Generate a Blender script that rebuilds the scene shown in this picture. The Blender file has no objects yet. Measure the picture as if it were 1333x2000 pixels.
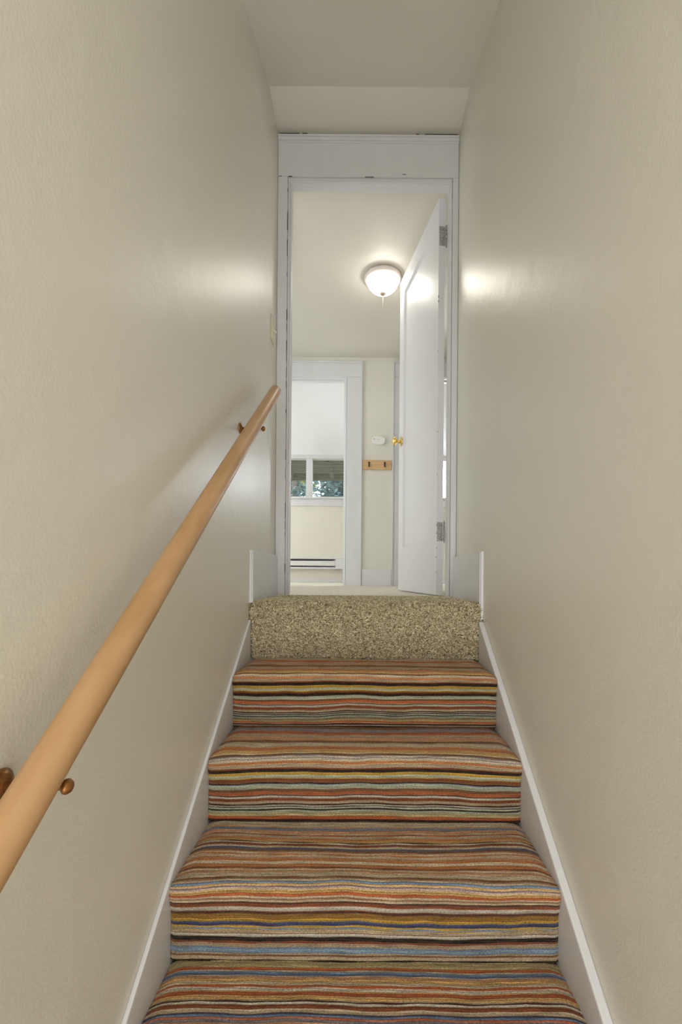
import bpy, bmesh, math, random
import numpy as np
from mathutils import Vector, Matrix

S = bpy.context.scene
C = S.collection
R = math.radians
EYE = 0.118

# ------------------------------------------------------------ camera
cam = bpy.data.cameras.new('camera')
cam.sensor_fit = 'VERTICAL'; cam.sensor_height = 36.0
cam.lens = 880 / 2000 * 36
cam.shift_x = -0.0203; cam.shift_y = 0.060
cam.clip_start = 0.02; cam.clip_end = 200
camo = bpy.data.objects.new('camera', cam); C.objects.link(camo)
camo.matrix_world = Matrix.Translation((0, 0, EYE)) @ Matrix.Rotation(R(-0.45), 4, 'Y') @ Matrix.Rotation(R(90), 4, 'X')
S.camera = camo

# ------------------------------------------------------------ sky, daylight, exposure
w = bpy.data.worlds.new('sky'); S.world = w; w.use_nodes = True
nt = w.node_tree; bg = nt.nodes['Background']
bg.inputs[0].default_value = (0.80, 0.90, 1.0, 1); bg.inputs[1].default_value = 6
S.view_settings.view_transform = 'Standard'; S.view_settings.look = 'None'
S.view_settings.exposure = 0.0; S.view_settings.gamma = 1.0
S.view_settings.use_curve_mapping = False
S.cycles.max_bounces = 10; S.cycles.diffuse_bounces = 7; S.cycles.glossy_bounces = 5

def area(name, loc, tgt, sx, sy, power, col=(1, 1, 1)):
    l = bpy.data.lights.new(name, 'AREA'); l.shape = 'RECTANGLE'; l.size = sx; l.size_y = sy
    l.energy = power; l.color = col
    o = bpy.data.objects.new(name, l); C.objects.link(o); o.location = loc
    o.rotation_euler = (Vector(tgt) - Vector(loc)).to_track_quat('-Z', 'Y').to_euler()
    return o
# daylight through the right-hand far window; then a fill light added in each far room
area('daylight_far_window', (1.02, 6.05, 1.36), (0.75, 0, 1.05), 1.35, 0.5, 42, (0.93, 0.97, 1.0))
area('front_room_fill', (-2.35, 3.3, 1.2), (2, 3.3, 1.0), 1.0, 1.3, 11, (0.97, 0.985, 1.0))
area('far_room_fill', (-2.35, 5.1, 1.0), (2, 5.0, 0.9), 0.8, 1.1, 24, (0.93, 0.97, 1.0))
# two unseen fill lights added behind the camera to brighten the stairwell
area('stairwell_fill', (-0.09, -1.95, -0.5), (0.14, 2, 0.15), 0.7, 2.4, 44, (0.975, 0.99, 1.02))
area('stairwell_top_fill', (0.0, -0.70, 1.44), (0.06, -0.2, 0), 0.5, 0.6, 9, (1.0, 0.985, 0.97))

# ------------------------------------------------------------ material helpers
def srgb(r, g, b):
    f = lambda c: (c / 255 / 12.92) if c <= 10.3 else ((c / 255 + 0.055) / 1.055) ** 2.4
    return (f(r), f(g), f(b), 1)

def mat(name, col, rough=0.5, metal=0.0, bump=0.0, bscale=200, spec=0.5, mottle=0.0, mscale=3,
        emit=None, estr=0, trans=0, stretch=None, coat=0, col2=None):
    m = bpy.data.materials.new(name); m.use_nodes = True
    n = m.node_tree; p = n.nodes['Principled BSDF']
    p.inputs['Base Color'].default_value = col
    p.inputs['Roughness'].default_value = rough; p.inputs['Metallic'].default_value = metal
    p.inputs['Specular IOR Level'].default_value = spec
    p.inputs['Transmission Weight'].default_value = trans
    p.inputs['Coat Weight'].default_value = coat
    if emit: p.inputs['Emission Color'].default_value = emit; p.inputs['Emission Strength'].default_value = estr
    tc = n.nodes.new('ShaderNodeTexCoord'); src = tc.outputs['Object']
    if stretch:
        mp = n.nodes.new('ShaderNodeMapping'); mp.inputs['Scale'].default_value = stretch
        n.links.new(src, mp.inputs[0]); src = mp.outputs[0]
    if mottle:
        no = n.nodes.new('ShaderNodeTexNoise'); no.inputs['Scale'].default_value = mscale
        no.inputs['Detail'].default_value = 5
        n.links.new(src, no.inputs[0])
        mx = n.nodes.new('ShaderNodeMix'); mx.data_type = 'RGBA'
        c2 = col2 or tuple(c * (1 - mottle) for c in col[:3]) + (1,)
        mx.inputs[6].default_value = col; mx.inputs[7].default_value = c2
        cr = n.nodes.new('ShaderNodeMapRange'); cr.inputs[1].default_value = 0.35; cr.inputs[2].default_value = 0.65
        n.links.new(no.outputs[0], cr.inputs[0]); n.links.new(cr.outputs[0], mx.inputs[0])
        n.links.new(mx.outputs[2], p.inputs['Base Color'])
    if bump:
        nb = n.nodes.new('ShaderNodeTexNoise'); nb.inputs['Scale'].default_value = bscale; nb.inputs['Detail'].default_value = 3
        n.links.new(src, nb.inputs[0])
        bp = n.nodes.new('ShaderNodeBump'); bp.inputs['Strength'].default_value = bump; bp.inputs['Distance'].default_value = 0.002
        n.links.new(nb.outputs[0], bp.inputs['Height']); n.links.new(bp.outputs[0], p.inputs['Normal'])
    return m

def wall_paint(name, col, rough):
    # roller-textured satin paint: fine orange peel over slow plaster waves
    m = mat(name, col, rough)
    n = m.node_tree; p = n.nodes['Principled BSDF']
    tc = n.nodes.new('ShaderNodeTexCoord')
    a = n.nodes.new('ShaderNodeTexNoise'); a.inputs['Scale'].default_value = 170; a.inputs['Detail'].default_value = 2
    b = n.nodes.new('ShaderNodeTexNoise'); b.inputs['Scale'].default_value = 9; b.inputs['Detail'].default_value = 2
    n.links.new(tc.outputs['Object'], a.inputs[0]); n.links.new(tc.outputs['Object'], b.inputs[0])
    b1 = n.nodes.new('ShaderNodeBump'); b1.inputs['Strength'].default_value = 0.27; b1.inputs['Distance'].default_value = 0.002
    b2 = n.nodes.new('ShaderNodeBump'); b2.inputs['Strength'].default_value = 0.25; b2.inputs['Distance'].default_value = 0.008
    n.links.new(a.outputs[0], b1.inputs['Height']); n.links.new(b.outputs[0], b2.inputs['Height'])
    n.links.new(b2.outputs[0], b1.inputs['Normal']); n.links.new(b1.outputs[0], p.inputs['Normal'])
    return m

CREAM = (0.71, 0.69, 0.612, 1)
M = {}
M['wall'] = wall_paint('cream_wall_paint', CREAM, 0.34)
M['ceil'] = wall_paint('cream_ceiling_paint', (0.73, 0.705, 0.63, 1), 0.55)
M['ceil_room'] = wall_paint('room_ceiling_paint', (0.71, 0.68, 0.605, 1), 0.40)
M['ceil_white'] = wall_paint('white_sloped_ceiling_paint', (0.84, 0.85, 0.88, 1), 0.18)
M['trim'] = mat('white_gloss_trim', (0.69, 0.69, 0.71, 1), 0.32, bump=0.12, bscale=60, mottle=0.04, mscale=8, stretch=(1, 1, 0.25))
M['door'] = mat('white_gloss_door', (0.71, 0.71, 0.735, 1), 0.42, bump=0.25, bscale=60, stretch=(1, 1, 0.06))
M['crack'] = mat('dark_gap', (0.03, 0.027, 0.022, 1), 0.9)
M['chip'] = mat('chipped_paint', (0.06, 0.045, 0.03, 1), 0.9)
M['wood'] = mat('maple_handrail', srgb(190, 151, 110), 0.42, bump=0.05, bscale=30, mottle=1, mscale=14, col2=srgb(178, 138, 92), stretch=(3, 0.5, 0.5), coat=0.05)
M['brass'] = mat('brass', (0.80, 0.58, 0.20, 1), 0.16, metal=1)
M['bronze'] = mat('antique_bronze', srgb(150, 104, 58), 0.32, metal=0.75)
M['hinge'] = mat('painted_hinge_metal', (0.50, 0.50, 0.48, 1), 0.38, metal=0.4, mottle=0.5, mscale=120)
M['glass'] = mat('window_glass', (1, 1, 1, 1), 0.0, trans=1)
M['glass'].node_tree.nodes['Principled BSDF'].inputs['IOR'].default_value = 1.02
M['plastic'] = mat('white_plastic', (0.82, 0.82, 0.80, 1), 0.3)
M['greyplastic'] = mat('grey_plastic', (0.35, 0.35, 0.34, 1), 0.4)
M['cream_plastic'] = mat('cream_painted_plate', (0.69, 0.65, 0.50, 1), 0.14)
M['rackwood'] = mat('pale_wood_rack', srgb(218, 178, 132), 0.45, mottle=0.25, mscale=20, stretch=(0.3, 1, 4))
M['black'] = mat('black_metal', (0.02, 0.02, 0.02, 1), 0.35)
M['lampring'] = mat('pinkish_white_enamel', (0.74, 0.66, 0.62, 1), 0.3)
M['lampglass'] = mat('frosted_lamp_glass', (0.95, 0.93, 0.88, 1), 0.3, emit=(1.0, 0.95, 0.84, 1), estr=16)
M['finial'] = mat('tan_enamel_finial', (0.42, 0.33, 0.27, 1), 0.4)
M['chain'] = mat('pull_chain', (0.8, 0.72, 0.6, 1), 0.3)
M['heater'] = mat('white_enamel_heater', (0.72, 0.72, 0.73, 1), 0.35)
M['dark'] = mat('dark_slot', (0.09, 0.09, 0.09, 1), 0.8)
M['blind'] = mat('pale_blind_slat', (0.62, 0.62, 0.58, 1), 0.4)
M['soffit'] = mat('olive_soffit_boards', (0.062, 0.056, 0.022, 1), 0.7, mottle=0.4, mscale=6, stretch=(6, 1, 1))
M['roomcarpet'] = mat('pale_beige_carpet', (0.76, 0.71, 0.62, 1), 0.95, bump=1.0, bscale=260, mottle=0.14, mscale=60, spec=0.1)
M['bark'] = mat('bark', (0.10, 0.08, 0.06, 1), 0.9, bump=0.6, bscale=20)
M['leaf'] = mat('dark_leaves', (0.06, 0.13, 0.12, 1), 0.45, mottle=0.5, mscale=4)
M['leaf2'] = mat('bright_leaves', (0.42, 0.50, 0.06, 1), 0.5, mottle=0.5, mscale=5)
M['grass'] = mat('garden_ground', (0.09, 0.10, 0.06, 1), 0.95, mottle=0.4, mscale=2)

# ------------------------------------------------------------ mesh helpers
def link(name, me, material, parent=None, smooth=False):
    if material: me.materials.append(material)
    if smooth:
        me.polygons.foreach_set('use_smooth', [True] * len(me.polygons))
    o = bpy.data.objects.new(name, me); C.objects.link(o)
    if parent: o.parent = parent
    return o
def box(bm, x0, x1, y0, y1, z0, z1):
    v = [bm.verts.new(p) for p in ((x0, y0, z0), (x1, y0, z0), (x1, y1, z0), (x0, y1, z0), (x0, y0, z1), (x1, y0, z1), (x1, y1, z1), (x0, y1, z1))]
    for f in ((3, 2, 1, 0), (4, 5, 6, 7), (0, 1, 5, 4), (1, 2, 6, 5), (2, 3, 7, 6), (3, 0, 4, 7)):
        bm.faces.new([v[i] for i in f])
def build(name, fn, material, parent=None, bevel=0, smooth=False):
    bm = bmesh.new(); fn(bm)
    bmesh.ops.recalc_face_normals(bm, faces=bm.faces)
    me = bpy.data.meshes.new(name); bm.to_mesh(me); bm.free()
    o = link(name, me, material, parent, smooth)
    if bevel:
        b = o.modifiers.new('bevel', 'BEVEL'); b.width = bevel; b.segments = 2; b.limit_method = 'ANGLE'
    return o
def boxes(name, lst, material, parent=None, bevel=0):
    return build(name, lambda bm: [box(bm, *b) for b in lst], material, parent, bevel)
def prism(bm, poly, axis, a, b):
    # poly in the two other axes, extruded along axis from a to b
    def P(u, v, t):
        return (t, u, v) if axis == 'x' else ((u, t, v) if axis == 'y' else (u, v, t))
    A = [bm.verts.new(P(u, v, a)) for u, v in poly]; B = [bm.verts.new(P(u, v, b)) for u, v in poly]
    bm.faces.new(A); bm.faces.new(B[::-1])
    n = len(poly)
    for i in range(n): bm.faces.new((A[i], A[(i + 1) % n], B[(i + 1) % n], B[i]))
def lathe(bm, prof, n=48, mtx=Matrix()):
    rings = []
    for r, z in prof:
        if r < 1e-6: rings.append([bm.verts.new(mtx @ Vector((0, 0, z)))])
        else: rings.append([bm.verts.new(mtx @ Vector((r * math.cos(2 * math.pi * k / n), r * math.sin(2 * math.pi * k / n), z))) for k in range(n)])
    for a, b in zip(rings, rings[1:]):
        for k in range(n):
            k2 = (k + 1) % n
            if len(a) == 1 and len(b) == 1: continue
            if len(a) == 1: bm.faces.new((a[0], b[k], b[k2]))
            elif len(b) == 1: bm.faces.new((a[k], a[k2], b[0]))
            else: bm.faces.new((a[k], a[k2], b[k2], b[k]))
def tube(bm, pts, rad, n=16):
    pts = [Vector(p) for p in pts]; rings = []
    rads = rad if isinstance(rad, (list, tuple)) else [rad] * len(pts)
    up = Vector((0.013, 0.02, 1))
    for i, p in enumerate(pts):
        d = (pts[min(i + 1, len(pts) - 1)] - pts[max(i - 1, 0)]).normalized()
        a = d.cross(up)
        if a.length < 0.1: a = d.cross(Vector((1, 0, 0)))
        a.normalize(); b = d.cross(a)
        rings.append([bm.verts.new(p + (a * math.cos(t) + b * math.sin(t)) * rads[i]) for t in [2 * math.pi * k / n for k in range(n)]])
    for A, B in zip(rings, rings[1:]):
        for k in range(n): bm.faces.new((A[k], A[(k + 1) % n], B[(k + 1) % n], B[k]))
    bm.faces.new(rings[0]); bm.faces.new(rings[-1][::-1])
def struct(o): o['kind'] = 'structure'; return o
def tag(o, label, cat, group=None, kind=None):
    o['label'] = label; o['category'] = cat
    if group: o['group'] = group
    if kind: o['kind'] = kind
    return o
def empty(name, loc, rz=0):
    o = bpy.data.objects.new(name, None); C.objects.link(o); o.location = loc; o.rotation_euler = (0, 0, rz)
    o.empty_display_size = 0.05
    return o

# ------------------------------------------------------------ the stairwell shell
XL, XR = -0.440, 0.476            # stairwell walls
YD, YB = 2.297, 2.380             # door wall front and back
ZC = 2.338                        # flat ceiling above the landing
struct(boxes('wall_left', [(XL - 0.10, XL, -2.2, YD, -2.0, 2.6)], M['wall']))
struct(boxes('wall_right', [(XR, XR + 0.10, -2.2, YD, -2.0, 2.6)], M['wall']))
struct(boxes('wall_back', [(XL - 0.1, XR + 0.1, -2.3, -2.2, -2.0, 2.6)], M['wall']))
# ceiling: flat above the door, then sloping down with the stair
zlow = ZC - 0.39 * (2.055 - 0.0)
struct(build('ceiling', lambda bm: prism(bm, [(YD, ZC), (2.055, ZC), (0.0, zlow), (-2.2, zlow), (-2.2, 2.6), (YD, 2.6)], 'x', XL, XR), M['ceil']))
# wall around the doorway (door opening JL..JR, head at ZH)
JL, JR, ZH = -0.380, 0.440, 2.140
struct(boxes('wall_front', [(-1.9, JL - 0.02, YD, YB, -0.05, 2.6), (JR + 0.02, 2.2, YD, YB, -0.05, 2.6), (JL - 0.02, JR + 0.02, YD, YB, ZH + 0.02, 2.6)], M['wall']))
struct(boxes('floor', [(-2.4, 2.6, 2.31, 5.95, -0.1, 0.0)], M['roomcarpet']))
struct(boxes('floor_landing', [(XL, XR, 1.785, 2.31, -0.3, -0.032)], M['roomcarpet']))
struct(boxes('floor_lower', [(XL - 0.1, XR + 0.1, -2.3, -0.40, -2.05, -1.95)], M['roomcarpet']))

# doorway trim: jambs, side casings, frieze board with cap
doorway = struct(empty('door_frame', (0, YD, 0)))
doorway.name = 'trim_1'
def T(name, lst, m='trim', bevel=0.0015):
    o = boxes(name, [(a, b, c - YD, d - YD, e, f) for a, b, c, d, e, f in lst], M[m], doorway, bevel)
    return o
T('jamb', [(JL - 0.02, JL, YD - 0.003, YB, 0, ZH + 0.02)])
T('jamb', [(JR, JR + 0.02, YD - 0.003, YB, 0, ZH + 0.02)])
HB = 2.100                         # underside of the head stop
T('head_jamb', [(JL, JR, YD - 0.003, YB, ZH, ZH + 0.02), (JL, JR, YD - 0.003, 2.344, HB, ZH)])
T('side_casing', [(XL + 0.001, JL - 0.010, YD - 0.020, YD, 0, 2.122), (JL - 0.0075, JL - 0.0005, YD - 0.012, YD, 0, 2.10)])
T('side_casing', [(JR + 0.006, XR - 0.001, YD - 0.020, YD, 0, 2.122), (JR + 0.0005, JR + 0.004, YD - 0.012, YD, 0, 2.10)])
T('frieze_board', [(XL + 0.001, XR - 0.001, YD - 0.020, YD, 2.1235, 2.296)])
T('bead_moulding', [(JL - 0.008, JR + 0.004, YD - 0.011, YD, HB + 0.002, 2.1225)])
T('cap_moulding', [(XL + 0.001, XR - 0.001, YD - 0.034, YD, 2.296, 2.311), (XL + 0.001, XR - 0.001, YD - 0.040, YD, 2.311, 2.3186), (XL + 0.001, XR - 0.001, YD - 0.026, YD, 2.290, 2.297)])
T('door_stop', [(JL, JL + 0.008, 2.300, 2.344, 0, HB)])
random.seed(4)
def chips(bm):
    y = YD - 0.0215 - YD
    for k in range(26):     # ragged crack beside the left casing
        z = 0.05 + 2.0 * random.random() ** 1.1; h = random.uniform(0.01, 0.06)
        box(bm, JL - 0.0112, JL - 0.0112 + random.uniform(0.001, 0.0028), y + 0.001, y + 0.004, z, z + h)
    for x0, x1, z in ((XL + 0.012, XL + 0.11, 2.3192), (XL + 0.125, XL + 0.15, 2.3192), (0.30, 0.465, 2.3188), (0.255, 0.27, 2.319)):
        box(bm, x0, x1, -0.041, -0.036, z - 0.001, z + 0.0022)
    for x0, x1, z, h in ((JL - 0.006, JL + 0.012, 2.1222, 0.003), (0.0, 0.045, 2.1215, 0.0016), (0.19, 0.208, 2.135, 0.0025), (XL + 0.004, XL + 0.02, 2.1228, 0.0012)):
        box(bm, x0, x1, -0.0212, -0.018, z - h / 2, z + h / 2)
build('paint_crack', chips, M['chip'], doorway)

# landing baseboards and sloping skirt boards beside the stair
struct(boxes('baseboard_left', [(XL, XL + 0.014, 1.765, YD - 0.02, 0, 0.205), (XL, XL + 0.010, 1.760, 1.765, 0, 0.207)], M['trim'], bevel=0.0015))
struct(boxes('baseboard_right', [(XR - 0.014, XR, 1.765, YD - 0.02, 0, 0.205), (XR - 0.011, XR, 1.757, 1.765, -0.06, 0.208)], M['trim'], bevel=0.0015))
def skirt(bm, xa, xb, top):
    s = 0.712; zt = lambda y: EYE - 0.62 + s * (y - 1.138) + top
    y1 = 1.752
    prism(bm, [(-0.4, zt(-0.4)), (y1, zt(y1)), (y1, zt(y1) - 0.25), (1.2, zt(1.2) - 0.42), (-0.4, zt(-0.4) - 0.42)], 'x', xa, xb)
struct(build('trim_2', lambda bm: skirt(bm, XL, XL + 0.010, 0.0), M['trim'], bevel=0.003))
struct(build('trim_3', lambda bm: skirt(bm, XR - 0.020, XR, 0.0), M['trim'], bevel=0.004))

# ------------------------------------------------------------ the striped stair carpet
PAL = {'T': (0.47, 0.37, 0.25), 'L': (0.66, 0.54, 0.39), 'G': (0.42, 0.43, 0.32), 'O': (0.60, 0.235, 0.09), 'O2': (0.50, 0.14, 0.05),
       'P': (0.62, 0.34, 0.19), 'R': (0.26, 0.075, 0.03), 'B': (0.075, 0.026, 0.016), 'K': (0.018, 0.010, 0.009), 'Y': (0.50, 0.31, 0.045),
       'YT': (0.52, 0.42, 0.22), 'W': (0.56, 0.51, 0.42), 'U': (0.17, 0.27, 0.42), 'U2': (0.10, 0.13, 0.24), 'UW': (0.34, 0.45, 0.52),
       'V': (0.30, 0.27, 0.30), 'M': (0.24, 0.07, 0.12), 'N': (0.24, 0.115, 0.055), 'E': (0.64, 0.41, 0.17), 'YD': (0.25, 0.13, 0.025), 'D': (0.05, 0.055, 0.12)}
SEQ = [
    "39.5T 68.8O2 103.6T 124.6P 151.1N 189.3T 213.8O 231E 235.9N 246.5L 252.3O 261.3T 264.3R 275.7K 284.6Y 293.7G 297.1Y 303R 313.9K 323.3G 329.6N 337.7O2 339.8T 342.5B 348.4W 357.6R 364.1T 368.1B 370.8W 373.4K 378.2G 381.4K 387.9G 390.7R 398.5YT 403.3O2 405.7T 411.2B 413.2W 430B",
    "18.8N 48.6V 72.8O2 101T 128.1P 143.6N 179.3L 199.4O 222.8E 229L 234.2N 238.6V 242L 244.2V 252.1L 258.4O 268.6T 272R 283.2K 291.3Y 301.4G 303.8Y 310.8R 316.3N 319.5K 321.4U 332.8G 342.3N 349.3O2 351.4T 353.2B 359.6W 367.5R 374.6T 378.5B 381.8W 384.1K 389.7G 392.9K 400G 409.5YT 417.5O2 421B 440K",
    "27.4L 32.5P 41.1U 56.9P 61.7L 67.6O2 76.9L 85O 96.3E 100.8B 106.3W 114R 122.6L 131.1U2 137.4N 141.6P 147.8L 152.9O 162L 169.9P 177.7O 189.3L 200.6O 206.1N 209.8P 213.5L 220.7P 234.6L 241.4N 246.1T 251.3U 256.2E 258.2V 260.1M 263.8L 269.6E 275.7O2 281.5T 283.9N 289.1T 294.8B 303.6R 314.7W 318.4R 323.3B 335.6YD 340.6Y 344.3U2 349.2D 354.8Y 357.3U 359.2Y 366T 368.1N 375.2W 384.6K 390.2R 399T 402.7U 407.7UW 410.2U 415.2T 419N 426T 440K",
    "18.6YT 26.4O2 30.2W 35.3U 39U2 41.5W 46.5P 55E 61L 68.1O2 75.1W 77.5E 85.5O2 94.5E 96.7W 101.1B 106.5W 114.1R 124.6L 127.7D 130.3U 135.9O2 142V 150P 156B 164L 172O 178T 186E 190N 200L 206U 212P 224T 230R 236W 246O 250B 262T 270Y 276R 282K 292G 300O2 306T 312B 320W 330R 338T 342K 350G 360YT 368O2 372B 380T 388U 396N 404T 412R 420W 440K"]
def parse(s):
    out = []
    for tk in s.split():



        j = next(i for i, ch in enumerate(tk) if ch.isalpha())
        out.append((float(tk[:j]) / 1000, tk[j:]))
    return out
STEPS = [(1.745, -.214, 1.500, -.3975, 1.512), (1.512, -.3975, 1.262, -.5846, 1.274), (1.274, -.5846, 1.012, -.764, 1.024), (1.024, -.764, .765, -.95, .777),
         (.777, -.95, .515, -1.136, .527), (.527, -1.136, .265, -1.322, .277), (.277, -1.322, .015, -1.508, .027), (.027, -1.508, -.235, -1.694, -.223)]

yarn = bpy.data.materials.new('striped_woven_wool'); yarn.use_nodes = True
n = yarn.node_tree; p = n.nodes['Principled BSDF']; p.inputs['Roughness'].default_value = 0.95; p.inputs['Specular IOR Level'].default_value = 0.08
p.inputs['Sheen Weight'].default_value = 0.25; p.inputs['Sheen Tint'].default_value = (1.0, 0.86, 0.72, 1); p.inputs['Sheen Roughness'].default_value = 0.5
at = n.nodes.new('ShaderNodeAttribute'); at.attribute_name = 'stripe'
uv = n.nodes.new('ShaderNodeUVMap'); uv.uv_map = 'weave'
mp = n.nodes.new('ShaderNodeMapping'); mp.inputs['Scale'].default_value = (210, 420, 1); n.links.new(uv.outputs[0], mp.inputs[0])
mp2 = n.nodes.new('ShaderNodeMapping'); mp2.inputs['Scale'].default_value = (60, 420, 1); n.links.new(uv.outputs[0], mp2.inputs[0])
no = n.nodes.new('ShaderNodeTexNoise'); no.inputs['Scale'].default_value = 1; no.inputs['Detail'].default_value = 3; n.links.new(mp.outputs[0], no.inputs[0])
n2 = n.nodes.new('ShaderNodeTexNoise'); n2.inputs['Scale'].default_value = 1; n2.inputs['Detail'].default_value = 2; n.links.new(mp2.outputs[0], n2.inputs[0])
mr = n.nodes.new('ShaderNodeMapRange'); mr.inputs[1].default_value = 0.3; mr.inputs[2].default_value = 0.7; mr.inputs[3].default_value = 0.55; mr.inputs[4].default_value = 1.35
n.links.new(no.outputs[0], mr.inputs[0])
mr2 = n.nodes.new('ShaderNodeMapRange'); mr2.inputs[1].default_value = 0.35; mr2.inputs[2].default_value = 0.7; mr2.inputs[3].default_value = 0.0; mr2.inputs[4].default_value = 0.08
n.links.new(n2.outputs[0], mr2.inputs[0])
mxa = n.nodes.new('ShaderNodeMix'); mxa.data_type = 'RGBA'; mxa.inputs[7].default_value = (0.40, 0.30, 0.20, 1)
n.links.new(mr2.outputs[0], mxa.inputs[0]); n.links.new(at.outputs[0], mxa.inputs[6])
ml = n.nodes.new('ShaderNodeVectorMath'); ml.operation = 'SCALE'; n.links.new(mxa.outputs[2], ml.inputs[0]); n.links.new(mr.outputs[0], ml.inputs['Scale'])
n.links.new(ml.outputs[0], p.inputs['Base Color'])
bp = n.nodes.new('ShaderNodeBump'); bp.inputs['Strength'].default_value = 0.9; bp.inputs['Distance'].default_value = 0.0025
n.links.new(no.outputs[0], bp.inputs['Height']); n.links.new(bp.outputs[0], p.inputs['Normal'])

def step_mesh(i, st, seq):
    yb, zt, yn, zl, bn = st
    RR = 0.030; pts = [(yb + 0.01, zt, 0, 1)]
    for k in range(0, 41): pts.append((yb + (yn + RR - yb) * k / 40, zt, 0, 1))
    for k in range(1, 13):
        a = k / 12 * math.pi / 2; pts.append((yn + RR - RR * math.sin(a), zt - RR + RR * math.cos(a), -math.sin(a), math.cos(a)))
    for k in range(1, 31):
        t = k / 30; pts.append((yn + (bn - yn) * min(1, t / 0.3), zt - RR + (zl - zt + RR) * t, -1, 0))
    P = np.array(pts); d = np.r_[0, np.cumsum(np.hypot(np.diff(P[:, 0]), np.diff(P[:, 1])))] - 0.01
    L = d[-1]; rng = np.random.default_rng(10 + i)
    ds = 0.00125; rows = np.arange(-0.006, L, ds); nr = len(rows)
    nc = 150; xl, xr = XL + 0.012, XR - 0.021
    xs = np.linspace(xl, xr, nc)
    # yarn bundles: boundaries every 4-6 mm give the ribbed relief
    edges = [-0.02]
    while edges[-1] < L + 0.02: edges.append(edges[-1] + rng.uniform(0.0034, 0.0058))
    edges = np.array(edges); idx = np.searchsorted(edges, rows) - 1
    ph = (rows - edges[idx]) / (edges[idx + 1] - edges[idx])
    rib = 0.0013 * np.sin(np.pi * ph) + 0.0010 * (rng.random(len(edges))[idx] - 0.5)
    # sideways wander of the stripes
    U, V = np.meshgrid(xs, rows)
    wv = np.zeros_like(U); fl = np.clip((V) / 0.05, 0, 1) * np.clip((L - V) / 0.03, 0, 1)
    for f, a in ((3.1, 0.0030), (7.3, 0.0024), (13.7, 0.0016), (23, 0.0009), (41, 0.0005)):
        a1, a2, a3 = rng.random(3) * 6.28
        wv += a * np.sin(U * f * 2 + a1 + 9 * np.sin(V * 6 + a2) * 0.3) * np.cos(V * f * 1.3 + a3)
    wv += -0.010 * (1 - ((U - 0.02) / 0.44) ** 2) * np.exp(-((V - 0.27) / 0.09) ** 2) + 0.006 * np.exp(-((V - 0.27) / 0.09) ** 2)
    s = V - wv * fl * 1.0 * (-1)
    y = np.interp(s, d, P[:, 0]); z = np.interp(s, d, P[:, 1]); ny = np.interp(s, d, P[:, 2]); nz = np.interp(s, d, P[:, 3])
    nl = np.hypot(ny, nz); ny /= nl; nz /= nl
    lump = np.zeros_like(U)
    for f, g, a in ((9, 14, 0.0016), (17, 31, 0.0010), (4, 5, 0.0015)):
        a1, a2 = rng.random(2) * 6.28; lump += a * np.sin(U * f + a1) * np.sin(V * g + a2)
    edge = np.minimum(U - xl, xr - U); rnd = -0.005 * np.exp(-(edge / 0.004)) - 0.009 * np.exp(-(edge / 0.022) ** 2) * np.clip((0.26 - V) / 0.04, 0, 1) 
    # treads are worn softer at the shoulders: the nose rounds over towards its two ends
    h = rib[:, None] + lump + rng.normal(0, 0.00018, U.shape) + rnd
    h = h + 0.0006 * np.sin(U * 1100 + (idx[:, None] * 2.4)) 
    y = y + ny * h; z = z + nz * h
    x = U + rng.normal(0, 0.0004, U.shape)
    x[:, 0] -= rng.random(nr) * 0.003; x[:, -1] += rng.random(nr) * 0.003
    co = np.stack([x, y, z], -1).reshape(-1, 3)
    lst = parse(seq); ends = np.array([e for e, _ in lst]); cols = np.array([PAL[c] for _, c in lst])
    ci = np.minimum(np.searchsorted(ends, rows), len(lst) - 1)
    rc = cols[ci]
    # long single-colour stripes are really several yarns of near tints
    rc = rc * (1 + (rng.random(len(edges))[idx] - 0.5) * 0.40)[:, None]
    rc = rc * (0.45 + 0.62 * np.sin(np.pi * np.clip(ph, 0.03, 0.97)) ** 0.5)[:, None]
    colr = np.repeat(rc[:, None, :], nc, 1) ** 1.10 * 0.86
    # heathered wool: each yarn drifts in tone along its length
    kn = rng.normal(0, 1, (len(edges), 26)); xi = np.linspace(0, 25, nc); x0 = np.minimum(xi.astype(int), 24); fx = xi - x0
    drift = kn[:, x0] * (1 - fx) + kn[:, x0 + 1] * fx
    colr = (colr * (1 + 0.13 * drift[idx])[:, :, None]).clip(0.004, 0.9).reshape(-1, 3)
    me = bpy.data.meshes.new('step_carpet')
    a = (np.arange(nr - 1)[:, None] * nc + np.arange(nc - 1)[None, :]).ravel()
    q = np.stack([a, a + nc, a + nc + 1, a + 1], -1)
    me.vertices.add(len(co)); me.vertices.foreach_set('co', co.ravel())
    me.loops.add(q.size); me.loops.foreach_set('vertex_index', q.ravel().astype(np.int32))
    me.polygons.add(len(q)); me.polygons.foreach_set('loop_start', (np.arange(len(q)) * 4).astype(np.int32))
    me.polygons.foreach_set('use_smooth', np.ones(len(q), bool))
    me.update()
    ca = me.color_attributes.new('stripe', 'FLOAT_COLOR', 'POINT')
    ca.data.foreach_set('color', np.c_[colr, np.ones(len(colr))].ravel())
    u = me.uv_layers.new(name='weave'); uvs = np.stack([U.ravel(), V.ravel() + i], -1)
    u.data.foreach_set('uv', uvs[q.ravel()].ravel())
    return me
stairs = tag(empty('staircase', (0, 0, -1.95)), 'straight staircase carpeted in brown, orange, ochre and blue stripes below the beige landing', 'staircase')
offs = Matrix.Translation((0, 0, 1.95))
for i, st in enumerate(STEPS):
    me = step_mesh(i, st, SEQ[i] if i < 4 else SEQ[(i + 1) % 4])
    o = link('step_carpet', me, yarn, stairs); o.location = (0, 0, 1.95)
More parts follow.
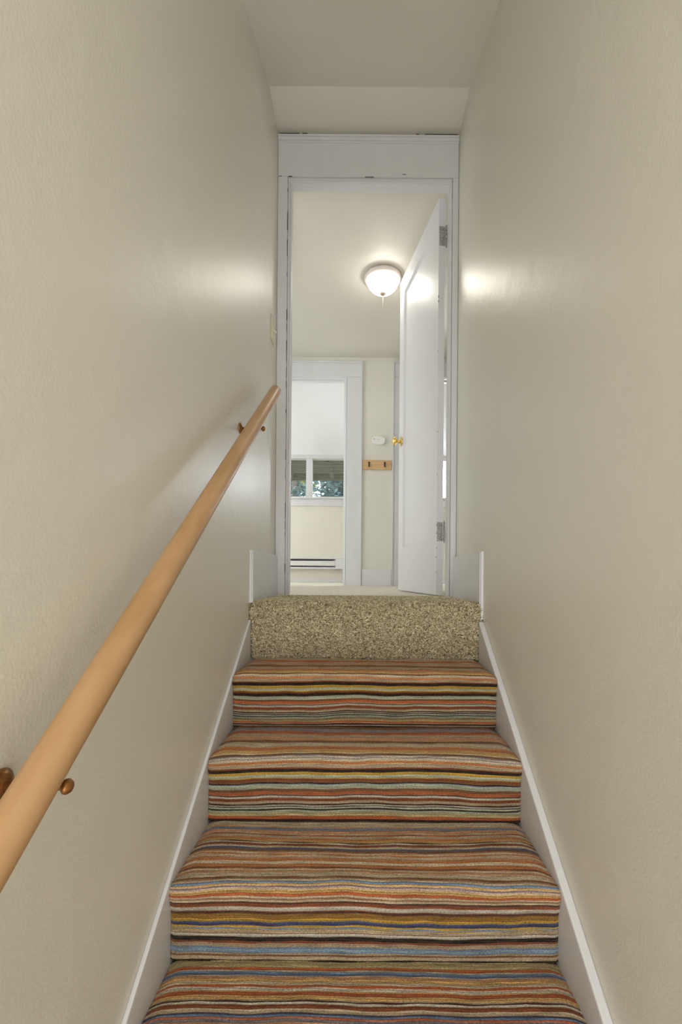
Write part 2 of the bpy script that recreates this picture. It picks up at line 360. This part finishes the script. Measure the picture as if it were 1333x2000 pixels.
def tread_core(bm):
    poly = [(1.775, -0.235)]
    for (yb, zt, yn, zl, bn) in STEPS: poly += [(yb + 0.02, zt - 0.016), (yn + 0.028, zt - 0.016), (yn + 0.028, zl - 0.016)]
    poly += [(-0.205, -1.95), (1.775, -1.95)]
    prism(bm, poly, 'x', XL + 0.001, XR - 0.001)
o = build('stair_body', tread_core, M['bark'], stairs); o.location = (0, 0, 1.95)

# ------------------------------------------------------------ the beige shag carpet of the landing and its riser
shag = bpy.data.materials.new('beige_shag_yarn'); shag.use_nodes = True
n = shag.node_tree; p = n.nodes['Principled BSDF']; p.inputs['Roughness'].default_value = 0.8; p.inputs['Specular IOR Level'].default_value = 0.2
at = n.nodes.new('ShaderNodeAttribute'); at.attribute_name = 'tuft'; n.links.new(at.outputs[0], p.inputs['Base Color'])
landing = tag(empty('landing_carpet', (0, 1.78, 0)), 'beige shag carpet covering the landing and folded down over the top riser', 'carpet')
def fold(bm):
    prism(bm, [(2.31, 0.0), (1.785, 0.0), (1.772, -0.006), (1.765, -0.02), (1.765, -0.226), (1.78, -0.226), (1.78, -0.03), (2.31, -0.03)], 'x', XL + 0.016, XR - 0.018)
o = build('carpet_backing', fold, mat('dark_backing', (0.13, 0.09, 0.035, 1), 0.95), landing); o.location = (0, -1.78, 0)  # backing colour kept dark to stand for shade between the tufts
def tufts():
    rng = np.random.default_rng(3)
    n1, n2, n3 = 26000, 3800, 16000
    def frame(nn, kind):
        if kind == 'riser':
            x = rng.uniform(XL + 0.013, XR - 0.017, nn); z = rng.uniform(-0.216, -0.018, nn)
            # the nose wraps round the board ends near the top
            m = z > -0.062; x[m] = rng.uniform(XL + 0.004, XR - 0.003, m.sum())
            base = np.stack([x, np.full(nn, 1.765), z], -1); nor = np.tile([0, -1.0, 0], (nn, 1))
        elif kind == 'nose':
            x = rng.uniform(XL + 0.006, XR - 0.004, nn); a = rng.uniform(0, math.pi / 2, nn)
            base = np.stack([x, 1.785 - 0.02 * np.sin(a), -0.02 + 0.02 * np.cos(a)], -1); nor = np.stack([0 * a, -np.sin(a), np.cos(a)], -1)
        else:
            x = rng.uniform(XL + 0.016, XR - 0.016, nn); y = 1.785 + (2.30 - 1.785) * rng.random(nn) ** 1.15
            base = np.stack([x, y, 0 * x], -1); nor = np.tile([0, 0, 1.0], (nn, 1))
        return base, nor
    B = []; N = []; Kd = []
    for nn, k, c in ((n1, 'riser', 0), (n2, 'nose', 1), (n3, 'top', 2)):
        b, q = frame(nn, k); B.append(b); N.append(q); Kd.append(np.full(nn, c))
    B = np.concatenate(B); N = np.concatenate(N); Kd = np.concatenate(Kd); n = len(B)
    ang = rng.normal(0, 0.75, n) + np.where(rng.random(n) < 0.5, 0, math.pi)
    tx = np.array([1.0, 0, 0])[None]; up = np.cross(N, tx)
    T = np.cos(ang)[:, None] * tx + np.sin(ang)[:, None] * up
    lenf = rng.uniform(0.006, 0.012, n); hgt = np.where(Kd == 2, rng.uniform(0.002, 0.006, n), rng.uniform(0.003, 0.0095, n))
    S_ = np.cross(N, T); cur = rng.normal(0, 0.0022, n)
    ts = [0.0, 0.34, 0.7, 1.0]; hs = [0.0, 0.85, 1.1, 0.75]; rs = [0.0013, 0.0017, 0.0016, 0.0006]
    rings = []
    for t, hh, r in zip(ts, hs, rs):
        c = B + T * (lenf * t)[:, None] + N * (hgt * hh)[:, None] + S_ * (cur * math.sin(t * 5))[:, None]
        for k in range(4):
            a = k * math.pi / 2
            rings.append(c + (S_ * math.cos(a) + N * math.sin(a)) * r)
    V = np.stack(rings, 1)                      # n, 16, 3
    faces = []
    for j in range(3):
        for k in range(4):
            faces.append([j * 4 + k, j * 4 + (k + 1) % 4, (j + 1) * 4 + (k + 1) % 4, (j + 1) * 4 + k])
    faces.append([12, 13, 14, 15])
    F = (np.array(faces)[None] + (np.arange(n) * 16)[:, None, None]).reshape(-1, 4)
    me = bpy.data.meshes.new('pile')
    me.vertices.add(n * 16); me.vertices.foreach_set('co', V.ravel())
    me.loops.add(F.size); me.loops.foreach_set('vertex_index', F.ravel().astype(np.int32))
    me.polygons.add(len(F)); me.polygons.foreach_set('loop_start', (np.arange(len(F)) * 4).astype(np.int32))
    me.polygons.foreach_set('use_smooth', np.ones(len(F), bool)); me.update()
    t = rng.random(n)[:, None] ** np.where(Kd == 2, 2.2, 1.0)[:, None]  # landing tufts paler than the riser's: its brighter light put into the colour
    c = np.array([[0.80, 0.73, 0.54]]) * (1 - t) + np.array([[0.25, 0.17, 0.065]]) * t
    br = rng.uniform(0.75, 1.25, n)[:, None]
    col = np.repeat(np.c_[np.clip(c * br, 0, 0.9), np.ones(n)], 16, 0)
    ca = me.color_attributes.new('tuft', 'FLOAT_COLOR', 'POINT'); ca.data.foreach_set('color', col.ravel())
    return me
o = link('carpet_pile', tufts(), shag, landing); o.location = (0, -1.78, 0); o['kind'] = 'stuff'

# ------------------------------------------------------------ handrail
rail = tag(empty('handrail', (-0.37, 1.9, 0.885)), 'round maple wood handrail climbing the left wall', 'handrail')
RX, RSL = -0.37, 0.730
def rp(y, dz=0): return Vector((0, y - 1.9, (y - 1.9) * RSL + dz))
def railbm(bm):
    a = rp(1.905); d = (rp(1.0) - a).normalized(); r = 0.0235
    pts = [a + d * t for t in (0, 0.0015, 0.004, 0.008)] + [rp(1.9 - 2.6 * k / 40 - 0.01) for k in range(1, 41)]
    tube(bm, pts, [r - 0.006, r - 0.003, r - 0.001, r] + [r] * 40, 40)
build('rail', railbm, M['wood'], rail, smooth=True)
for yb in (1.612, 0.548, -0.45):
    zc = (yb - 1.9) * RSL - 0.042
    br = empty('bracket', (0, yb - 1.9, zc)); br.parent = rail
    mx = Matrix.Translation((XL - RX, 0, 0)) @ Matrix.Rotation(R(90), 4, 'Y')
    build('rosette', lambda bm: lathe(bm, [(0, 0), (0.020, 0), (0.021, 0.003), (0.015, 0.006), (0.010, 0.009), (0, 0.010)], 24, mx), M['bronze'], br, smooth=True)
    build('arm', lambda bm: (tube(bm, [(XL - RX + 0.005, 0, 0), (-0.03, 0, -0.001), (-0.005, 0, 0.0), (0.010, 0, 0)], [0.006, 0.005, 0.0045, 0.0045], 12),
                             tube(bm, [(-0.002, 0, 0), (-0.001, 0, 0.0235)], [0.0055, 0.0055], 12)), M['bronze'], br, smooth=True)
    kx = Matrix.Translation((0.008, 0, 0)) @ Matrix.Rotation(R(90), 4, 'Y')
    build('end_knob', lambda bm: lathe(bm, [(0, 0), (0.005, 0), (0.009, 0.003), (0.0095, 0.006), (0.007, 0.010), (0.003, 0.012), (0, 0.0125)], 20, kx), M['bronze'], br, smooth=True)

# ------------------------------------------------------------ light switch on the left wall
sw = tag(empty('light_switch', (XL, 2.168, 1.285)), 'cream switch plate on the left wall beside the doorway', 'light switch')
build('plate', lambda bm: box(bm, 0, 0.007, -0.036, 0.036, -0.060, 0.060), M['cream_plastic'], sw, bevel=0.003)
build('toggle', lambda bm: (box(bm, 0.006, 0.009, -0.007, 0.007, -0.013, 0.013), tube(bm, [(0.005, 0, -0.002), (0.014, 0, -0.006), (0.020, 0, -0.010)], [0.006, 0.005, 0.0035], 10)), M['cream_plastic'], sw, bevel=0.001, smooth=False)
for z in (-0.030, 0.030):
    build('screw', lambda bm: lathe(bm, [(0, 0.0085), (0.0028, 0.008), (0.0035, 0.0068), (0.0035, 0.006)], 12, Matrix.Translation((0, 0, z)) @ Matrix.Rotation(R(90), 4, 'Y')), M['cream_plastic'], sw)

# ------------------------------------------------------------ the open door
ang = math.atan2(0.9795, -0.2014)
door = struct(empty('door_1', (0.395, 2.390, 0), ang))
DW, DT, DZ0, DZ1 = 0.72, 0.035, 0.008, 2.112
def leaf(bm):
    s0, s1, z0, z1 = 0.110, 0.626, 0.292, 2.000
    box(bm, 0, s0, -DT, 0, DZ0, DZ1); box(bm, s1, DW, -DT, 0, DZ0, DZ1)
    box(bm, s0, s1, -DT, 0, DZ0, z0); box(bm, s0, s1, -DT, 0, z1, DZ1)
leafo = build('door_leaf', leaf, M['door'], door)
def panel(bm):
    s0, s1, z0, z1 = 0.110, 0.626, 0.292, 2.000
    for side in (0, 1):
        ya, yb = (0.0, -0.014) if side == 0 else (-DT, -DT + 0.014)
        o_ = [(s0, z0), (s1, z0), (s1, z1), (s0, z1)]; g = 0.012
        i_ = [(s0 + g, z0 + g), (s1 - g, z0 + g), (s1 - g, z1 - g), (s0 + g, z1 - g)]
        A = [bm.verts.new((a, ya - (0.0005 if side == 0 else -0.0005), b)) for a, b in o_]; B = [bm.verts.new((a, yb, b)) for a, b in i_]
        for k in range(4): bm.faces.new((A[k], A[(k + 1) % 4], B[(k + 1) % 4], B[k]))
        bm.faces.new(B)
build('door_panel', panel, M['door'], door)
def knob_half(bm, sgn):
    m_ = Matrix.Translation((0.664, 0 if sgn > 0 else -DT, 1.010)) @ Matrix.Rotation(R(-90 * sgn), 4, 'X')
    lathe(bm, [(0, 0), (0.031, 0), (0.032, 0.003), (0.029, 0.007), (0.018, 0.010), (0.0125, 0.014), (0.010, 0.022), (0.0105, 0.030), (0.014, 0.036), (0.024, 0.041), (0.0285, 0.047), (0.029, 0.053), (0.026, 0.059), (0.017, 0.063), (0, 0.0645)], 36, m_)
kn = build('door_knob', lambda bm: (knob_half(bm, 1), knob_half(bm, -1)), M['brass'], door, smooth=True); kn['label'] = 'polished brass knob'
build('latch_plate', lambda bm: box(bm, DW, DW + 0.001, -0.028, -0.008, 0.97, 1.05), M['brass'], door)
for z in (1.913, 0.343):
    h = empty('hinge', (0, 0, z)); h.parent = door; h['label'] = 'worn grey metal butt hinge'
    def plates(bm):
        box(bm, -0.0025, 0.0, -0.034, -0.003, -0.050, 0.050)
        for zz in (-0.036, 0, 0.036):
            for yy in (-0.012, -0.024):
                if zz == 0 and yy == -0.024: continue
                m_ = Matrix.Translation((-0.0025, yy, zz)) @ Matrix.Rotation(R(-90), 4, 'Y')
                lathe(bm, [(0, 0.0012), (0.003, 0.0008), (0.0038, 0)], 12, m_)
    build('hinge_plate', plates, M['hinge'], h)
    def kn_(bm):
        for k in range(5):
            z0 = -0.050 + k * 0.020
            tube(bm, [(-0.004, -0.0405, z0 + 0.0006), (-0.004, -0.0405, z0 + 0.0194)], 0.0052, 14)
        lathe(bm, [(0, 0.060), (0.003, 0.059), (0.0042, 0.055), (0.003, 0.0505)], 12, Matrix.Translation((-0.004, -0.0405, 0)))
        lathe(bm, [(0, -0.060), (0.003, -0.059), (0.0042, -0.055), (0.003, -0.0505)], 12, Matrix.Translation((-0.004, -0.0405, 0)))
    build('hinge_knuckle', kn_, M['hinge'], h, smooth=True)
random.seed(8)
def dchips(bm):
    for k in range(9):
        z = random.uniform(0.1, 1.3); hh = random.uniform(0.003, 0.010)
        box(bm, -0.0006, 0.0012, -0.0012, 0.0006, z, z + hh)
    for z in (1.56, 1.585): box(bm, -0.0006, 0.0015, -0.0025, 0.0006, z, z + 0.010)
build('paint_chip', dchips, M['chip'], door)

# ------------------------------------------------------------ front room
H1 = 2.178
YP0, YP1 = 4.30, 4.42
struct(boxes('ceiling_front_room', [(-2.5, 2.3, YB, YP0, H1, H1 + 0.1)], M['ceil_room']))
struct(boxes('wall_front_room_left', [(-1.9, -1.8, YB, YP0, 0, H1)], M['wall']))
struct(boxes('wall_front_room_right', [(2.1, 2.2, YB, YP0, 0, H1)], M['wall']))
for nm in ('wall_front_room_left',):
    bpy.data.objects[nm].location.x = -0.65
AL, AR, BL, BR, HP = -0.98, -0.171, 0.446, 1.21, 1.982
struct(boxes('wall_partition', [(-2.5, AL - 0.015, YP0, YP1, 0, 2.4), (AR + 0.015, BL - 0.015, YP0, YP1, 0, 2.4), (BR + 0.015, 2.6, YP0, YP1, 0, 2.4),
                                (AL - 0.015, AR + 0.015, YP0, YP1, HP + 0.015, 2.4), (BL - 0.015, BR + 0.015, YP0, YP1, HP + 0.015, 2.4)], M['wall']))
def opening(name, xl, xr):
    e = struct(empty(name, (0, YP0, 0)))
    W = 0.150; dy = YP1 - YP0
    boxes('jamb', [(xl - 0.015, xl, 0, dy, 0, HP + 0.015), (xr, xr + 0.015, 0, dy, 0, HP + 0.015), (xl, xr, 0, dy, HP, HP + 0.015)], M['trim'], e, 0.0015)
    boxes('door_stop', [(xl, xl + 0.012, 0.05, 0.085, 0, HP), (xr - 0.012, xr, 0.05, 0.085, 0, HP), (xl + 0.012, xr - 0.012, 0.05, 0.085, HP - 0.012, HP)], M['trim'], e, 0.0015)
    boxes('side_casing', [(xr + 0.017, xr + W, -0.018, 0, 0, HP + 0.003), (xr + W, xr + W + 0.014, -0.026, 0, 0, HP + 0.149)], M['trim'], e, 0.002)
    boxes('side_casing', [(xl - W, xl - 0.017, -0.018, 0, 0, HP + 0.003), (xl - W - 0.014, xl - W, -0.026, 0, 0, HP + 0.149)], M['trim'], e, 0.002)
    boxes('head_casing', [(xl - W, xr + W, -0.018, 0, HP + 0.005, HP + 0.135), (xl - W, xr + W, -0.026, 0, HP + 0.135, HP + 0.149)], M['trim'], e, 0.002)
    boxes('casing_gap', [(xr + 0.015, xr + 0.017, -0.004, -0.001, 0, HP)], M['chip'], e)
opening('door_frame_far_1', AL, AR); opening('door_frame_far_2', BL, BR)
bpy.data.objects['door_frame_far_1'].name = 'trim_4'; bpy.data.objects['door_frame_far_2'].name = 'trim_5'
struct(boxes('baseboard_partition', [(AR + 0.166, BL - 0.166, YP0 - 0.016, YP0, 0, 0.158)], M['trim'], bevel=0.002))

# ceiling lamp with frosted bowl and pull chain
LX, LY = 0.131, 3.12
lamp = tag(empty('ceiling_lamp', (LX, LY, H1)), 'lit frosted bowl ceiling lamp with a pull chain beyond the open door', 'ceiling lamp')
build('lamp_ring', lambda bm: lathe(bm, [(0, 0), (0.112, 0), (0.112, -0.006), (0.128, -0.010), (0.131, -0.020), (0.126, -0.030), (0.118, -0.036), (0.110, -0.038), (0.100, -0.034)], 64), M['lampring'], lamp, smooth=True)
build('lamp_bowl', lambda bm: lathe(bm, [(0.108, -0.034), (0.107, -0.050), (0.100, -0.066), (0.088, -0.082), (0.070, -0.098), (0.048, -0.111), (0.024, -0.119), (0, -0.121)], 64), M['lampglass'], lamp, smooth=True)
build('lamp_finial', lambda bm: lathe(bm, [(0, -0.117), (0.019, -0.118), (0.021, -0.124), (0.014, -0.130), (0.006, -0.137), (0, -0.139)], 24), M['finial'], lamp, smooth=True)
build('pull_chain', lambda bm: tube(bm, [(0, 0, -0.134), (0.0005, 0, -0.175), (0, 0, -0.225)], [0.0016, 0.0016, 0.0022], 8), M['chain'], lamp, smooth=True)

# alarm and hook rack on the partition
al = tag(empty('wall_alarm', (0.151, YP0, 1.383)), 'white rounded plastic alarm above the wooden hook rack', 'alarm')
def lozenge(bm, w_, h_, y0, y1, exp=2.8, n=48):
    pr = []
    for k in range(n):
        t = 2 * math.pi * k / n; c, s = math.cos(t), math.sin(t)
        pr.append((w_ / 2 * abs(c) ** (2 / exp) * (1 if c > 0 else -1), h_ / 2 * abs(s) ** (2 / exp) * (1 if s > 0 else -1) - 0.004 * c))
    A = [bm.verts.new((u, y0, v)) for u, v in pr]; B = [bm.verts.new((u, y1 + 0.006, v)) for u, v in pr]; D = [bm.verts.new((u * 0.90, y1, v * 0.86)) for u, v in pr]
    for X, Y in ((A, B), (B, D)):
        for k in range(n): bm.faces.new((X[k], X[(k + 1) % n], Y[(k + 1) % n], Y[k]))
    bm.faces.new(D)
build('body', lambda bm: lozenge(bm, 0.128, 0.082, 0, -0.030), M['plastic'], al, smooth=False)
build('sounder_vent', lambda bm: lozenge(bm, 0.016, 0.010, -0.0295, -0.0345), M['greyplastic'], al).location = (-0.045, 0, 0.010)
build('test_button', lambda bm: [box(bm, -0.006 + d, 0.004 + d, -0.0315, -0.030, z, z + 0.004) for d, z in ((-0.006, 0.006), (0.010, 0.007), (0.0, -0.012))], mat('faint_grey_print', (0.5, 0.5, 0.5, 1)), al)
rk = tag(empty('hook_rack', (0.137, YP0, 1.152)), 'pale wooden board with two black hooks on the partition wall', 'hook rack')
rk.rotation_euler = (0, R(0.5), 0)
build('board', lambda bm: box(bm, -0.138, 0.138, -0.018, 0, -0.046, 0.046), M['rackwood'], rk, bevel=0.002)
for x in (-0.076, 0.073):
    build('hook', lambda bm: (tube(bm, [(x, -0.018, 0.020), (x, -0.021, 0.021), (x, -0.023, 0.010), (x, -0.023, -0.012), (x, -0.030, -0.022), (x, -0.042, -0.020), (x, -0.048, -0.008)], [0.008, 0.009, 0.008, 0.006, 0.005, 0.0045, 0.004], 12)), M['black'], rk, smooth=True)

# ------------------------------------------------------------ far room
YW = 5.80
SL = 0.40
zw = 1.634
struct(build('ceiling_far_room', lambda bm: prism(bm, [(YP1, zw + SL * (YW - YP1)), (YW, zw), (YW + 0.1, zw), (YW + 0.1, 2.5), (YP1, 2.5)], 'x', -2.5, 2.7), M['ceil_white']))
struct(boxes('wall_far_room_left', [(-2.5, -2.4, YP1, YW, 0, 2.5)], M['wall']))
struct(boxes('wall_far_room_right', [(2.6, 2.7, YP1, YW, 0, 2.5)], M['wall']))
WZ0, WZ1 = 1.095, 1.600
W1 = (-1.20, -0.10); W2 = (0.36, 1.70)
struct(boxes('wall_window', [(-2.5, 2.7, YW, YW + 0.1, 0, WZ0), (-2.5, 2.7, YW, YW + 0.1, WZ1, 1.9),
                             (-2.5, W1[0], YW, YW + 0.1, WZ0, WZ1), (W1[1], W2[0], YW, YW + 0.1, WZ0, WZ1), (W2[1], 2.7, YW, YW + 0.1, WZ0, WZ1)], M['wall']))
struct(boxes('baseboard_far', [(-2.4, 2.6, YW - 0.018, YW, 0, 0.042)], M['trim'], bevel=0.004))
def window(name, x0, x1, mulls):
    wn = struct(empty(name, (0, YW, 0)))
    boxes('window_casing', [(x0 - 0.06, x1 + 0.06, -0.014, 0, WZ1 - 0.010, WZ1 + 0.042), (x0 - 0.06, x0, -0.014, 0, WZ0, WZ1 - 0.01), (x1, x1 + 0.06, -0.014, 0, WZ0, WZ1 - 0.01)], M['trim'], wn, 0.002)
    boxes('window_sill', [(x0 - 0.08, x1 + 0.08, -0.045, 0.05, WZ0 - 0.024, WZ0), (x0 - 0.06, x1 + 0.06, -0.014, 0, WZ0 - 0.105, WZ0 - 0.024), (x0 - 0.06, x1 + 0.06, -0.022, 0, WZ0 - 0.115, WZ0 - 0.095)], M['trim'], wn, 0.003)
    fr = [(x0, x1, 0.03, 0.07, WZ0, WZ0 + 0.012), (x0, x1, 0.03, 0.07, WZ1 - 0.014, WZ1), (x0, x0 + 0.02, 0.03, 0.07, WZ0, WZ1), (x1 - 0.02, x1, 0.03, 0.07, WZ0, WZ1)]
    boxes('window_frame', fr, M['trim'], wn, 0.0015)
    for a, b in mulls: boxes('mullion', [(a, b, 0.0, 0.07, WZ0, WZ1)], M['trim'], wn, 0.002)
    xs = [x0] + [v for m_ in mulls for v in m_] + [x1]
    for a, b in zip(xs[::2], xs[1::2]):
        boxes('window_pane', [(a, b, 0.048, 0.052, WZ0 + 0.01, WZ1 - 0.012)], M['glass'], wn)
    return wn
window('window_1', W1[0], W1[1], [(-0.727, -0.646)])
window('window_2', W2[0], W2[1], [(0.62, 0.70)])
def blind(x0, x1, zlow, label, n):
    b = tag(empty('window_blind', ((x0 + x1) / 2, YW + 0.022, WZ1 - 0.02)), label, 'blind')
    hw = (x1 - x0) / 2 - 0.004
    build('headrail', lambda bm: box(bm, -hw, hw, -0.010, 0.008, -0.004, 0.020), M['soffit'] if False else M['blind'], b, bevel=0.001)
    def sl(bm):
        step = (WZ1 - 0.03 - zlow) / n
        for k in range(n):
            z = -0.012 - k * step
            prism(bm, [(-0.008, z + 0.0012), (0, z + 0.0022), (0.008, z + 0.0006), (0.008, z), (0, z + 0.0016), (-0.008, z + 0.0006)], 'x', -hw, hw)
    build('slats', sl, M['blind'], b)
    build('bottom_rail', lambda bm: box(bm, -hw, hw, -0.008, 0.008, zlow - WZ1 + 0.010, zlow - WZ1 + 0.020), M['blind'], b, bevel=0.002)
blind(-1.18, -0.727, WZ0 + 0.004, 'open slatted blind in the narrower left pane of the far window', 26)
blind(-0.646, -0.12, WZ0 + 0.004, 'open slatted blind in the right pane of the far window, facing the doorway', 26)
blind(0.70, 1.68, WZ1 - 0.10, 'raised blind bunched at the top of the window seen past the hinges', 8)

# baseboard heater under the window
ht = tag(empty('baseboard_heater', (-0.9, YW, 0.171)), 'long white electric baseboard heater under the far window', 'heater')
hx0, hx1 = -0.85, 0.66
def hbody(bm):
    box(bm, hx0, hx1, -0.004, 0, 0, 0.140)
    box(bm, hx0, hx1, -0.055, 0, 0.128, 0.138); box(bm, hx0, hx1, -0.05, 0, 0.0, 0.012)
build('heater_body', hbody, M['heater'], ht, bevel=0.002)
build('front_panel', lambda bm: box(bm, hx0, 0.564, -0.062, -0.054, 0.040, 0.103), M['heater'], ht, bevel=0.002)
build('bottom_rail', lambda bm: box(bm, hx0, hx1, -0.058, -0.045, 0.0, 0.022), M['heater'], ht, bevel=0.002)
build('heating_fins', lambda bm: [box(bm, hx0 + k * 0.008, hx0 + k * 0.008 + 0.001, -0.046, -0.006, 0.03, 0.12) for k in range(int(1.40 / 0.008))], M['dark'], ht)
build('end_cap', lambda bm: box(bm, 0.564, hx1, -0.062, 0, 0, 0.140), M['heater'], ht, bevel=0.003)

# ------------------------------------------------------------ outside the window
eave = tag(empty('roof_eave', (0, YW + 0.1, 1.60)), 'dark olive roof eave outside above the far window', 'eave')
boxes('soffit_boards', [(-3, 0.15, 0.0, 1.05, 0.05, 0.07)], M['soffit'], eave)
for k in range(4):
    x = -2.35 + k * 0.62
    boxes('rafter', [(x, x + 0.05, 0.0, 1.04, -0.025, 0.05)], M['soffit'], eave)
boxes('fascia', [(-3, 0.15, 1.04, 1.07, -0.055, 0.09)], M['soffit'], eave)
tag(boxes('garden_ground', [(-30, 30, 6.6, 60, -3.1, -3.0)], M['grass']), 'green ground of the garden below the far window', 'ground', kind='stuff')
def tree(label, x, y, base, h, spread, nleaf, lm, seed, group=None, ls=0.10):
    t = tag(empty('tree', (x, y, base)), label, 'tree', group)
    rng = np.random.default_rng(seed)
    build('trunk', lambda bm: [tube(bm, [(0, 0, 0), (0.03, 0, h * 0.35), (-0.05, 0.02, h * 0.62), (0.04, 0, h * 0.92)], [0.11, 0.09, 0.06, 0.02], 10)] +
          [tube(bm, [(0, 0, h * (0.40 + 0.07 * k)), (math.cos(k * 2.2) * spread * 0.6, math.sin(k * 2.2) * spread * 0.5, h * (0.55 + 0.07 * k))], [0.04, 0.012], 6) for k in range(6)], M['bark'], t)
    cl = rng.normal(0, 0.42, (60, 3)) * [spread, spread, h * 0.30] + [0, 0, h * 0.66]
    P = cl[rng.integers(0, 60, nleaf)] + rng.normal(0, 0.16, (nleaf, 3))
    A = rng.normal(0, 1, (nleaf, 3)); A /= np.linalg.norm(A, axis=1)[:, None]
    Bv = np.cross(A, rng.normal(0, 1, (nleaf, 3))); Bv /= np.linalg.norm(Bv, axis=1)[:, None]
    s = rng.uniform(0.5, 1.2, nleaf)[:, None] * ls; nn = np.cross(A, Bv)
    V = np.stack([P - A * s, P + Bv * s * 0.45 + nn * s * 0.12, P + A * s, P - Bv * s * 0.45 + nn * s * 0.12], 1)
    me = bpy.data.meshes.new('foliage'); F = np.arange(nleaf * 4)
    me.vertices.add(nleaf * 4); me.vertices.foreach_set('co', V.ravel())
    me.loops.add(nleaf * 4); me.loops.foreach_set('vertex_index', F.astype(np.int32))
    me.polygons.add(nleaf); me.polygons.foreach_set('loop_start', (np.arange(nleaf) * 4).astype(np.int32)); me.update()
    link('foliage', me, lm, t)
tree('dark blue-green leafy tree filling the right pane of the far window', -0.30, 10.8, -2.99, 7.9, 1.15, 13000, M['leaf'], 1)
tree('slender dark tree showing beside the mullion in the left pane', -1.22, 8.2, -2.99, 6.6, 0.2, 700, M['leaf'], 2)
tree('yellow-green shrub in the left pane of the far window', -2.35, 12.6, -2.99, 8.3, 0.9, 9000, M['leaf2'], 5)
tree('distant dark tree partly hidden behind the nearer tree', 1.0, 15.5, -2.99, 9.4, 1.9, 9000, M['leaf'], 7)
